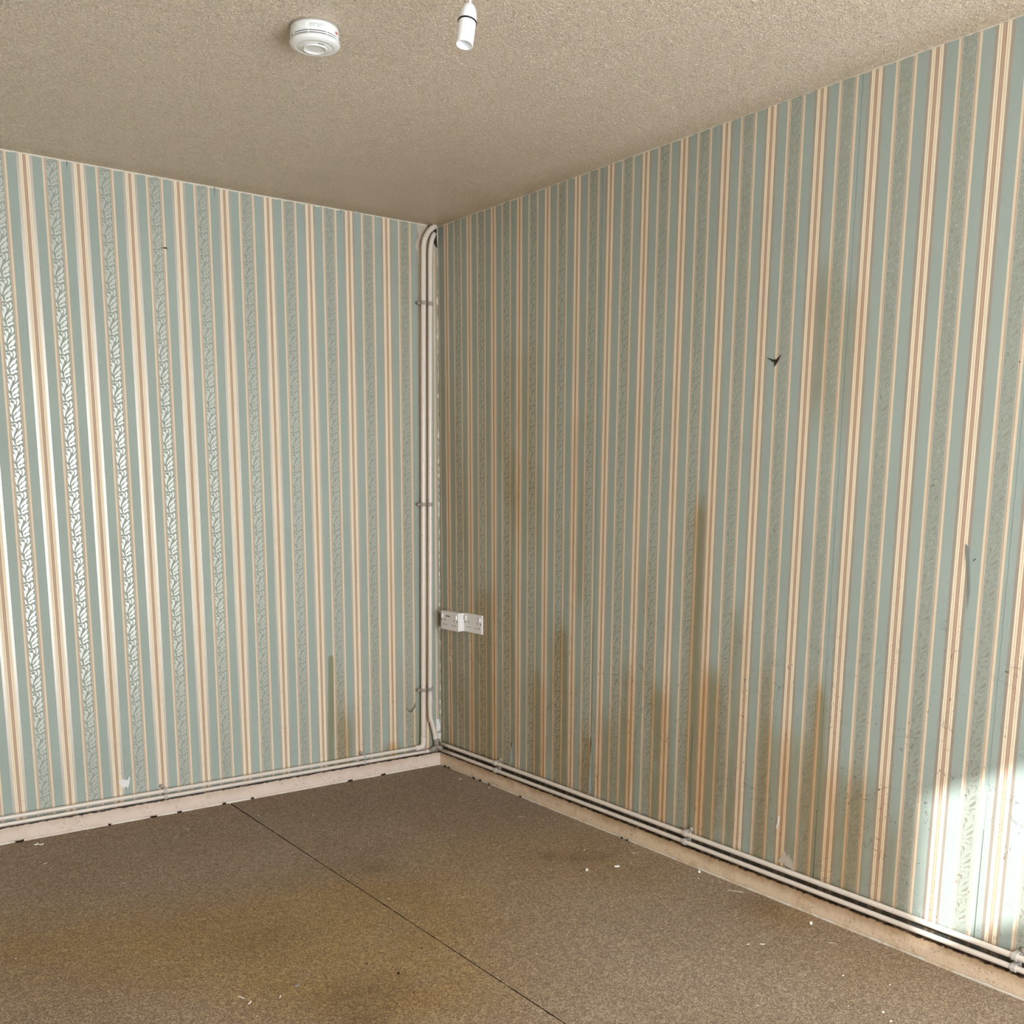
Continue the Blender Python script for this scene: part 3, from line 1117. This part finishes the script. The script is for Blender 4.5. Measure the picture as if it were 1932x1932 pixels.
def socket(y0, y1, z0, z1, depth, faceplate_t, label, usb):
    yc, zc = (y0 + y1) / 2, (z0 + z1) / 2
    root = empty('double_socket', (0, yc, z0))
    tag(root, label, 'socket')

    def lb(x0, x1, a0, a1, b0, b1, **k):
        # local box: a along -y measured from the left edge as seen (corner side), b upwards from z0
        return box(x0, x1, y1 - a1 - yc, y1 - a0 - yc, b0, b1, **k)
    w, h = y1 - y0, z1 - z0
    if depth > faceplate_t + .004:
        obj('back_box', lb(-(depth - faceplate_t), -.0012, .0015, w - .0015, .0015, h - .0015, bevel=.003), M_SOCK, root)
    obj('faceplate', lb(-depth, -(depth - faceplate_t) - .0003, 0, w, 0, h, bevel=.003, seg=3), M_SOCK, root)
    X = -depth
    for k in (0, 1):
        # outlet centre
        c = w * (.245 if k == 0 else .755)
        for (da, db, ww, hh) in ((0, .046, .0040, .0085), (-.011, .0245, .0065, .0042), (.011, .0245, .0065, .0042)):
            obj('pin_slot', lb(X - .0002, X + .002, c + da - ww / 2, c + da + ww / 2, db - hh / 2, db + hh / 2), M_HOLE, root)
        sx = w * (.095 if k == 0 else .885)
        sw = lb(X - .0045, X + .001, sx - .0055, sx + .0055, h - .031, h - .011, bevel=.0015)
        so = obj('rocker_switch', sw, M_SW, root)
        obj('red_mark', lb(X - .0047, X - .0043, sx - .003, sx + .003, h - .0140, h - .0125), M_RED, so)
        scx = w * (.05 if k == 0 else .95)
        obj('screw', lathe([(.0032, 0), (.0032, .0006), (.0, .0007)], 12, (-1, 0, 0), (X, y1 - scx - yc, h * .5 + .002), cap0=True), M_HOLE, root)
    if usb:
        for c in (.052, .068):
            obj('usb_port', lb(X - .0003, X + .002, c - .0052, c + .0052, h - .0245, h - .0185, bevel=.0004), M_HOLE, root)
    else:
        pass
    return root


socket(-.2150, -.0705, .6620, .7475, .043, .0105, 'white surface-mounted double socket with two USB ports beside the corner risers', True)
socket(-.3530, -.2152, .6630, .7485, .0105, .0092, 'slim flush white double socket without USB ports, right of the surface-mounted one', False)

# ------------------------------------------------------------------ smoke detector
M_DET = simple('white_detector_plastic', L(238, 238, 236), 0.35, 0.5, 0.02, 60)
M_DETG = simple('shadowed_slot', L(92, 90, 94), 0.8, 0.2, 0.0)
M_STK = simple('white_sticker', L(246, 250, 248), 0.45, 0.5, 0.0)
M_PRINT = simple('grey_print', L(150, 158, 160), 0.6, 0.3, 0.0)
M_PRINTR = simple('red_print', L(196, 90, 84), 0.6, 0.3, 0.0)
DC = Vector((-1.3133, -1.5016, H))
det = empty('smoke_detector', DC)
tag(det, 'round white smoke detector with vent slots fixed to the ceiling', 'smoke detector')
obj('mounting_base', lathe([(.0600, 0.0), (.0605, -.0015), (.0600, -.004), (.030, -.0042)], 64, None, (0, 0, 0)), simple('grey_mount', L(168, 158, 146), .7, .3), det, True)
obj('housing', lathe([(.0560, -.0035), (.0582, -.0042), (.0586, -.0070), (.0592, -.0262), (.0568, -.0264), (.0568, -.0290), (.0594, -.0292), (.0596, -.0310), (.0568, -.0312), (.0568, -.0338), (.0600, -.0340),
                      (.0616, -.0375), (.0612, -.0405), (.0575, -.0445), (.0500, -.0470), (.0440, -.0474), (.0430, -.0466), (.0420, -.0474), (.0310, -.0484), (.0300, -.0486)], 96), M_DET, det, True)
obj('vent_backing', lathe([(.0571, -.0262), (.0571, -.0340)], 96), M_DETG, det, True)
toc = math.atan2(CAM.y - DC.y, CAM.x - DC.x)
for deg in range(-58 - 44 * 3, 180, 44):
    # ribs bridging the vent slots
    a = toc + math.radians(-deg) * -1
    bm = bmesh.new()
    w = 0.0018
    add_box(bm, .0565, .0597, -w / 2, w / 2, -.0345, -.0258)
    bmesh.ops.rotate(bm, verts=bm.verts, matrix=Matrix.Rotation(a, 3, 'Z'))
    obj('vent_rib', bm, M_DET, det)
obj('test_button', lathe([(.0300, -.0478), (.0296, -.0508), (.0278, -.0514), (.0262, -.0508), (.0256, -.0486), (.015, -.0490), (.0, -.0492)], 48), M_DET, det, True)
bm = box(.0348, .0360, -.008, .008, -.0492, -.0476, bevel=.0003)
bmesh.ops.rotate(bm, verts=bm.verts, matrix=Matrix.Rotation(toc + .45, 3, 'Z'))
obj('indicator_slot', bm, M_DETG, det)


def curved_patch(name, a0, a1, z0, z1, r, mat, parent, n=12):
    bm = bmesh.new()
    va = [[bm.verts.new((r * math.cos(toc + a0 + (a1 - a0) * i / n), r * math.sin(toc + a0 + (a1 - a0) * i / n), z)) for i in range(n + 1)] for z in (z0, z1)]
    for i in range(n):
        bm.faces.new((va[0][i], va[0][i + 1], va[1][i + 1], va[1][i]))
    o = obj(name, bm, mat, parent)
    return o


# angles grow towards the right-hand side as seen from the camera
stk = curved_patch('sticker', -.38, .62, -.0250, -.0108, .0593, M_STK, det)
for (a0, a1, zt) in ((-.20, .42, -.0130), (-.20, .03, -.0160), (.08, .30, -.0163), (-.20, -.10, -.0190), (-.05, .03, -.0190), (.10, .26, -.0192)):
    bm = curved_patch('print_line', a0, a1, zt - .0011, zt, .05955, M_PRINT, stk, 8)
curved_patch('print_mark', 1.02, 1.22, -.0222, -.0170, .0594, M_PRINTR, stk, 4)

# ------------------------------------------------------------------ pendant lampholder
M_LH = simple('white_lampholder_plastic', L(246, 248, 250), 0.3, 0.5, 0.01, 60)
M_RING = simple('black_rubber_ring', L(14, 14, 16), 0.45, 0.4, 0.0)
bot = Vector((-1.2500, -2.0690, 2.2232))
top = Vector((-1.2330, -2.0640, 2.3070))
ax = (top - bot).normalized()
lh = empty('pendant_lampholder', bot)
tag(lh, 'white pendant lampholder with a black ring hanging bulbless from the ceiling', 'lampholder')
obj('shade_skirt', lathe([(.0158, .046), (.0158, .001), (.0166, 0), (.0178, .0), (.0182, .0012), (.0186, .0470), (.0186, .0480)], 48, ax), M_LH, lh, True)
obj('socket_floor', lathe([(.0160, .030), (.010, .0302), (.0, .0302)], 24, ax), M_LH, lh, True)
obj('retaining_ring', lathe([(.0186, .0468), (.0202, .0470), (.0205, .0484), (.0202, .0498), (.0186, .0500)], 48, ax), M_RING, lh, True)
obj('cap', lathe([(.0190, .0495), (.0189, .054), (.0182, .061), (.0166, .069), (.0140, .0765), (.0105, .0825), (.0065, .0860), (.0035, .0865)], 48, ax), M_LH, lh, True)
for dz in (0.0, .0035):
    q = Vector((0, 0, 1)).rotation_difference(ax)
cordp = smooth_path([ax * .084, ax * .096, (.021, .006, .125), (.021, .006, H - bot.z - .025)], 6)
obj('flex_cord', tube(cordp, .0028, 12), M_LH, lh, True)
obj('ceiling_rose', lathe([(.035, H - bot.z - .0005), (.035, H - bot.z - .006), (.028, H - bot.z - .020), (.010, H - bot.z - .028), (.003, H - bot.z - .029)], 40, None, (.021, .006, 0)), M_LH, lh, True)


# ------------------------------------------------------------------ wall damage (parts of the walls)
def flat_shape(name, side, pts, h, mat, parent, thick=0.0005, label=None):
    """irregular flake on a wall; pts in (s, z)"""
    bm = bmesh.new()
    f = lambda s, z, hh: (-s, -hh, z) if side == 'L' else (-hh, -s, z)
    a = [bm.verts.new(f(s, z, h)) for s, z in pts]
    b = [bm.verts.new(f(s, z, h + thick)) for s, z in pts]
    bm.faces.new(b)
    bm.faces.new(list(reversed(a)))
    n = len(pts)
    for i in range(n):
        bm.faces.new((a[i], a[(i + 1) % n], b[(i + 1) % n], b[i]))
    o = obj(name, bm, mat, parent)
    if label:
        o['label'] = label
    return o


def jag(pts, amp, seed, sub=3):
    rnd = random.Random(seed)
    out = []
    n = len(pts)
    for i in range(n):
        a, b = pts[i], pts[(i + 1) % n]
        for k in range(sub):
            t = k / sub
            out.append((a[0] + (b[0] - a[0]) * t + rnd.uniform(-amp, amp), a[1] + (b[1] - a[1]) * t + rnd.uniform(-amp, amp)))
    return out


M_FILL = simple('white_filler', L(236, 236, 232), 0.8, 0.2, 0.06, 80, 0.0006)
M_PLPINK = simple('old_plaster', L(206, 192, 176), 0.85, 0.2, 0.14, 50, 0.0008)
M_TEAR = simple('dark_torn_edge', L(60, 52, 42), 0.9, 0.1, 0.1)
M_TEARL = simple('dull_torn_edge', L(112, 106, 90), 0.9, 0.1, 0.1)
M_BACKING = simple('torn_paper_backing', L(142, 152, 144), 0.8, 0.2, 0.05)
M_BROWNEDGE = simple('browned_paper_edge', L(214, 164, 104), 0.7, 0.3, 0.1)

# top corner: bared plaster round the pipe holes
flat_shape('bare_plaster_patch', 'L', jag([(.110, H - .003), (.100, 2.37), (.118, 2.325), (.107, 2.30), (.092, 2.33), (.080, 2.335), (.06, 2.30), (.035, 2.29), (.012, 2.33), (.010, H - .003)], .003, 5), .0022, M_PLPINK, wall_left, .0006, 'bare plaster patch above the risers')
flat_shape('pipe_hole', 'L', jag([(.050, 2.425 - .006), (.030, 2.418), (.008, 2.41), (.006, 2.33), (.02, 2.345), (.035, 2.37), (.055, 2.395)], .002, 6), .0034, M_TEAR, wall_left, .0006, 'dark hole where the risers leave')
# filler spots
flat_shape('filler_spot', 'L', [(1.497, .162), (1.489, .170), (1.478, .171), (1.468, .166), (1.461, .165), (1.455, .178), (1.451, .174), (1.453, .160), (1.456, .148), (1.463, .132), (1.468, .140), (1.474, .138), (1.479, .130), (1.484, .145), (1.491, .153)], .0022, M_FILL, wall_left, .0008, 'white filler blot low on the left wall')
flat_shape('filler_spot', 'L', jag([(.118, .150), (.103, .156), (.104, .138), (.110, .132)], .002, 8), .0022, M_FILL, wall_left, .0006)
flat_shape('filler_spot', 'L', jag([(.030, .215), (.012, .222), (.006, .165), (.024, .160)], .0025, 9), .0022, M_FILL, wall_left, .0006)
flat_shape('filler_spot', 'L', jag([(.026, .148), (.006, .152), (.006, .122), (.022, .124)], .0015, 19), .0022, M_PLASTER, wall_left, .0006)
flat_shape('filler_spot', 'R', jag([(2.010, .128), (2.045, .122), (2.070, .112), (2.072, .135), (2.050, .160), (2.045, .150), (2.036, .170), (2.028, .150)], .003, 10), .0024, M_PLPINK, wall_right, .0006, 'scraped pale patch above the right wall pipes')
flat_shape('filler_spot', 'R', jag([(2.000, .232), (2.012, .275), (2.004, .276), (1.997, .238)], .002, 11), .0024, M_FILL, wall_right, .0006)
flat_shape('filler_spot', 'R', jag([(.0855, .50), (.0885, .53), (.084, .53)], .001, 12), .0024, M_FILL, wall_right, .0006)
flat_shape('scuff_mark', 'R', [(2.560, 1.17), (2.569, 1.16), (2.578, 1.10), (2.583, 1.05), (2.580, 1.00), (2.5765, 1.05), (2.571, 1.10), (2.562, 1.14)], .0026, simple('grey_smudge', L(142, 148, 142), .8, .2, .1, 200), wall_right, .0003, 'grey rubbed smudge on the right wall')
# three-pointed tear on the right wall
flat_shape('paper_tear', 'R', [(1.868, 1.702), (1.890, 1.694), (1.905, 1.693), (1.922, 1.706), (1.9135, 1.690), (1.905, 1.679), (1.898, 1.672), (1.899, 1.684), (1.888, 1.690)], .0030, M_TEAR, wall_right, .0010, 'dark three-pointed tear in the paper')
flat_shape('paper_tear', 'L', [(.196, .302), (.182, .285), (.170, .278), (.158, .290), (.150, .296), (.146, .318), (.143, .296), (.152, .285), (.165, .270), (.1735, .2735), (.184, .2825)], .0028, M_TEARL, wall_left, .0006, 'V-shaped tear low beside the risers')
flat_shape('paper_tear', 'L', [(1.222, 2.178), (1.210, 2.176), (1.199, 2.179), (1.193, 2.168), (1.198, 2.173), (1.209, 2.173)], .0024, M_TEAR, wall_left, .0004)
rnd = random.Random(77)
for i, (s, z) in enumerate([(2.588, 1.13), (2.455, 1.32), (1.63, 1.28), (1.93, 1.18), (2.20, .70), (2.70, .85), (2.30, .42), (1.85, .42), (1.50, .43), (2.62, .50), (1.76, .30), (2.15, .33), (2.50, .27), (1.24, .9), (1.13, .65), (2.66, 1.62)]):
    ln = rnd.uniform(.003, .010)
    an = rnd.uniform(0, 3.1)
    w = .0011
    c_, s_ = math.cos(an), math.sin(an)
    pts = [(s - c_ * ln - s_ * w * .2, z - s_ * ln), (s + s_ * w, z - c_ * w), (s + c_ * ln * .8, z + s_ * ln * .5), (s - s_ * w, z + c_ * w)]
    flat_shape('scuff_mark', 'R', pts, .0028, M_TEAR, wall_right, .0003)


# lifted paper edges at the seams
def peel(side, n_seam, z0, z1, wbase, lift, mat, parent, label):
    fn = seamR(n_seam)
    bm = bmesh.new()
    N = 16
    A, B = [], []
    for i in range(N + 1):
        z = z0 + (z1 - z0) * i / N
        t = i / N
        e = math.sin(math.pi * min(1, (1 - t) * 0.62)) if True else 1
        s = fn(z)
        A.append(bm.verts.new((-.0026, -(s + wbase), z)))
        B.append(bm.verts.new((-.0026 - lift * e, -(s + wbase * (1 - e) - wbase * .55 * e), z)))
    for i in range(N):
        bm.faces.new((A[i], A[i + 1], B[i + 1], B[i]))
    o = obj('peeling_edge', bm, mat, parent)
    o['label'] = label
    return o


peel('R', 2, .124, .345, .0065, .0035, M_BACKING, wall_right, 'pale lifted seam edge')
flat_shape('browned_strip', 'R', [(seamR(2)(.13) - .008, .130), (seamR(2)(.3) - .011, .33), (seamR(2)(.3) - .004, .338), (seamR(2)(.13) - .003, .13)], .0026, M_BROWNEDGE, wall_right, .0006, 'browned paper edge beside the open seam')
flat_shape('open_seam', 'R', [(seamR(2)(.13) - .002, .124), (seamR(2)(.3) - .0015, .35), (seamR(2)(.3) + .0005, .35), (seamR(2)(.13) + .003, .124)], .0030, M_TEAR, wall_right, .0004)
peel('R', 1, .128, .225, .008, .005, M_BACKING, wall_right, 'small curled flap of paper at the seam foot')
flat_shape('open_seam', 'R', [(seamR(1)(.13) - .006, .128), (seamR(1)(.2) - .001, .22), (seamR(1)(.2) + .001, .22), (seamR(1)(.13) + .000, .128)], .0030, M_TEAR, wall_right, .0004)
for n, zt, zb in ((2, .37, .80), (3, .10, .50), (4, .11, .32), (5, .11, .42)):
    fn = seamR(n)
    flat_shape('open_seam', 'R', [(fn(zt) - .0003, zt), (fn(zb) - .0002, zb), (fn(zb) + .0002, zb), (fn(zt) + .0004, zt)], .0030, M_TEAR, wall_right, .0003)
for n, zt, zb in ((2, 2.395, 2.418), (1, 2.385, 2.42), (0, 2.40, 2.415)):
    fn = seamL(n)
    flat_shape('open_seam', 'L', [(fn(zt) - .0005, zt), (fn(zb) - .0012, zb), (fn(zb) + .0006, zb)], .0030, M_TEAR, wall_left, .0003)

# ------------------------------------------------------------------ debris on the carpet
M_FLAKE = simple('white_paint_flake', L(236, 230, 218), 0.6, 0.3, 0.03)
M_FIBRE = simple('pale_carpet_fibre', L(214, 200, 170), 0.8, 0.2, 0.03)
M_CRUMB = simple('dark_crumb', L(52, 38, 28), 0.9, 0.1, 0.05)


def flake(x, y, ln, wd, ang, label, group=None, seed=0, mat=None, name='paint_flake', cat='paint flake', hgt=.0012):
    rnd = random.Random(seed * 7 + 1)
    bm = bmesh.new()
    n = 9
    ring0, ring1 = [], []
    for i in range(n):
        a = 2 * math.pi * i / n
        k = rnd.uniform(.7, 1.1)
        px, py = math.cos(a) * ln / 2 * k, math.sin(a) * wd / 2 * k
        cx, cy = px * math.cos(ang) - py * math.sin(ang), px * math.sin(ang) + py * math.cos(ang)
        lift = hgt * (1 + 1.2 * (2 * px / ln) ** 2)
        ring0.append(bm.verts.new((cx, cy, lift * .25)))
        ring1.append(bm.verts.new((cx * .92, cy * .92, lift)))
    for i in range(n):
        j = (i + 1) % n
        bm.faces.new((ring0[i], ring0[j], ring1[j], ring1[i]))
    bm.faces.new(ring1)
    bm.faces.new(list(reversed(ring0)))
    o = obj(name, bm, mat or M_FLAKE)
    o.location = (x, y, 0.0003)
    return tag(o, label, cat, group)


def fibre(x, y, pts, label, group=None, r=.0007):
    o = obj('carpet_fibre', tube(smooth_path([(a, b, .0010) for a, b in pts], 5), r, 6), M_FIBRE)
    o.location = (x, y, 0)
    return tag(o, label, 'carpet fibre', group)


PI = math.pi
flake(-1.826, -.092, .020, .010, .1, 'larger cream paint flake by the dark gap under the left skirting', seed=1, hgt=.004)
flake(-1.812, -.103, .016, .007, -.2, 'cream paint flake half tucked beside a larger one under the left skirting', seed=2, hgt=.003)
flake(-1.846, -.313, .013, .003, .15, 'thin cream sliver alone near the left edge of the carpet', seed=3)
flake(-.077, -.280, .020, .008, -.5, 'pale oval flake on the carpet in front of the room corner', seed=4)
flake(-.344, -1.470, .020, .012, .6, 'greyish curled paint flake on the dark carpet stains', seed=5, hgt=.003)
flake(-.235, -1.507, .024, .010, -.4, 'brightest white paint flake beside the dark carpet stains', seed=6, hgt=.003)
flake(-.045, -1.715, .009, .009, 0, 'round white pellet touching the right skirting', seed=7, hgt=.006)
flake(-.081, -2.210, .008, .008, 0, 'round white pellet on the olive patch near the right skirting', seed=8, hgt=.006)
flake(-.342, -2.189, .010, .005, -.4, 'left one of two short white flakes lying side by side', seed=9)
flake(-.307, -2.214, .016, .005, -.6, 'right one of two short white flakes lying side by side', seed=10)
flake(-.226, -2.578, .008, .005, 0, 'small cream flake left of the bent fibre near the right skirting', seed=11)
flake(-.369, -2.654, .012, .007, .2, 'cream flake near the bottom edge, right of centre', seed=12)
flake(-.392, -2.691, .011, .006, .1, 'cream flake at the very bottom edge, right of centre', seed=13)
flake(-1.658, -1.625, .004, .034, .35, 'long white paint smear near the bottom left of the carpet', seed=14, cat='paint flake')
flake(-1.650, -1.665, .022, .005, .8, 'white paint smear crossing the foot of the long one', seed=15)
flake(-1.513, -1.651, .024, .014, .2, 'flat grey scrap of dried paint on the carpet', seed=16, mat=simple('grey_scrap', L(150, 142, 130), .8, .2))
flake(-1.574, -1.682, .018, .004, .9, 'slim white sliver between the grey scrap and the paint smears', seed=17)
SPECKS = [(-1.314, -.245, .006, 'tiny pale speck on the carpet in front of the clip on the left wall pipes'),
          (-1.027, -.244, .012, 'short cream sliver just right of where the carpet seam meets the skirting'),
          (-.846, -.365, .008, 'pale speck well right of the seam, half way to the room corner'),
          (-.736, -.263, .004, 'faintest pale speck near the foot of the olive drip mark'),
          (-.050, -.470, .010, 'cream speck touching the right skirting by the clip nearest the corner'),
          (-.218, -1.311, .010, 'pale scrap just beyond the greyish curled flake'),
          (-.171, -1.509, .006, 'small speck between the brightest white flake and the right skirting'),
          (-.084, -1.749, .008, 'short sliver just in front of the round pellet that touches the right skirting'),
          (-.370, -2.300, .005, 'tiny speck in front of the two short white flakes'),
          (-.284, -2.472, .008, 'cream speck between the hooked fibre and the bent fibre'),
          (-.346, -2.581, .005, 'tiny speck left of the bent cream fibre'),
          (-.414, -2.583, .004, 'faint tiny speck further left of the bent cream fibre'),
          (-.055, -2.103, .005, 'tiny white speck just beyond the pellet on the olive patch'),
          (-.601, -2.444, .006, 'faint pale streak of a speck near the bottom edge right of the seam'),
          (-.881, -.828, .007, 'nearer of two white specks lying together beyond the seam'),
          (-.836, -.813, .006, 'farther of two white specks lying together beyond the seam'),
          (-1.025, -1.288, .006, 'cream speck close beside the right edge of the carpet seam'),
          (-.925, -1.693, .005, 'white speck alone in the middle of the carpet right of the seam'),
          (-.881, -1.878, .006, 'pale speck right of the seam near the bottom edge'),
          (-1.708, -.761, .005, 'tiny speck on the grey carpet far left of the seam'),
          (-2.082, -1.045, .008, 'pale speck at the left edge of the photo on the olive stain'),
          (-1.663, -1.741, .006, 'pale speck just in front of the white paint smears'),
          (-1.193, -1.131, .005, 'tiny speck on the brown stain left of the seam')]
for i, (x, y, sz, lab) in enumerate(SPECKS):
    flake(x, y, sz, sz * .45, (i * 1.3) % 3, lab, 'pale specks scattered on the carpet', 30 + i, name='paint_speck', cat='paint speck')
fibre(-.181, -.881, [(-.010, .012), (.004, .012), (.012, .004), (.013, -.008)], 'curved pale fibre on the carpet away from the skirting near the corner')
fibre(-.085, -1.440, [(-.016, .006), (-.004, .001), (.008, -.002), (.016, -.001)], 'straight pale fibre close to the right skirting beyond the dark stains')
fibre(-.065, -1.897, [(-.016, .022), (-.004, .006), (.004, -.008), (.014, -.024)], 'longest pale sliver lying along the right skirting', r=.0011)
fibre(-.133, -2.331, [(-.012, .012), (-.001, .002), (.003, -.008), (-.002, -.014)], 'hooked pale fibre on the carpet right of the olive patch')
fibre(-.220, -2.616, [(.010, .003), (.002, .001), (-.004, -.004), (-.006, -.010)], 'bent cream fibre near the bottom right of the carpet')
g = 'dark crumbs on the carpet left of the seam'
for i, (x, y, sz, lab) in enumerate([(-1.128, -1.655, .008, 'dark crumb nearest the carpet seam on its left side'), (-1.259, -1.749, .014, 'largest dark crumb left of the carpet seam'), (-1.302, -1.649, .008, 'small dark crumb beyond and left of the largest one'), (-1.281, -1.866, .006, 'smallest dark crumb, between the largest one and the bottom edge')]):
    flake(x, y, sz, sz * .6, i, lab, g, 70 + i, M_CRUMB, 'dirt_crumb', 'crumb')
g = 'black debris along the skirting'
ORD = ['first', 'second', 'third', 'fourth', 'fifth', 'sixth', 'seventh', 'eighth']
for i, (x, y, a, b) in enumerate([(-1.868, -.024, .030, .010), (-1.545, -.024, .010, .012), (-1.375, -.024, .030, .010), (-1.27, -.024, .022, .008), (-1.085, -.024, .018, .010), (-.96, -.022, .014, .007), (-.50, -.024, .028, .010), (-.33, -.024, .026, .010)]):
    flake(x, y, a, b, .1, 'black crumb at the foot of the left skirting, %s from the left edge' % ORD[i], g, 90 + i, M_CRUMB, 'dirt_crumb', 'crumb', .004)
for i, (y, a) in enumerate([(-.07, .02), (-.10, .018), (-.31, .02), (-.36, .014), (-.43, .012), (-.66, .014), (-1.30, .012), (-1.33, .010)]):
    flake(-.024, y, a, .008, 1.5, 'black crumb at the foot of the right skirting, %s from the room corner' % ORD[i], g + ' on the right', 110 + i, M_CRUMB, 'dirt_crumb', 'crumb', .004)

# ------------------------------------------------------------------ outside: unseen slab added to cut a band of sun through the window
obj('sun_blocker', box(x0 - .3, x1 + .3, BACK - .70, BACK - .2, 1.645, 1.665), M_UPVC, wall_rear)
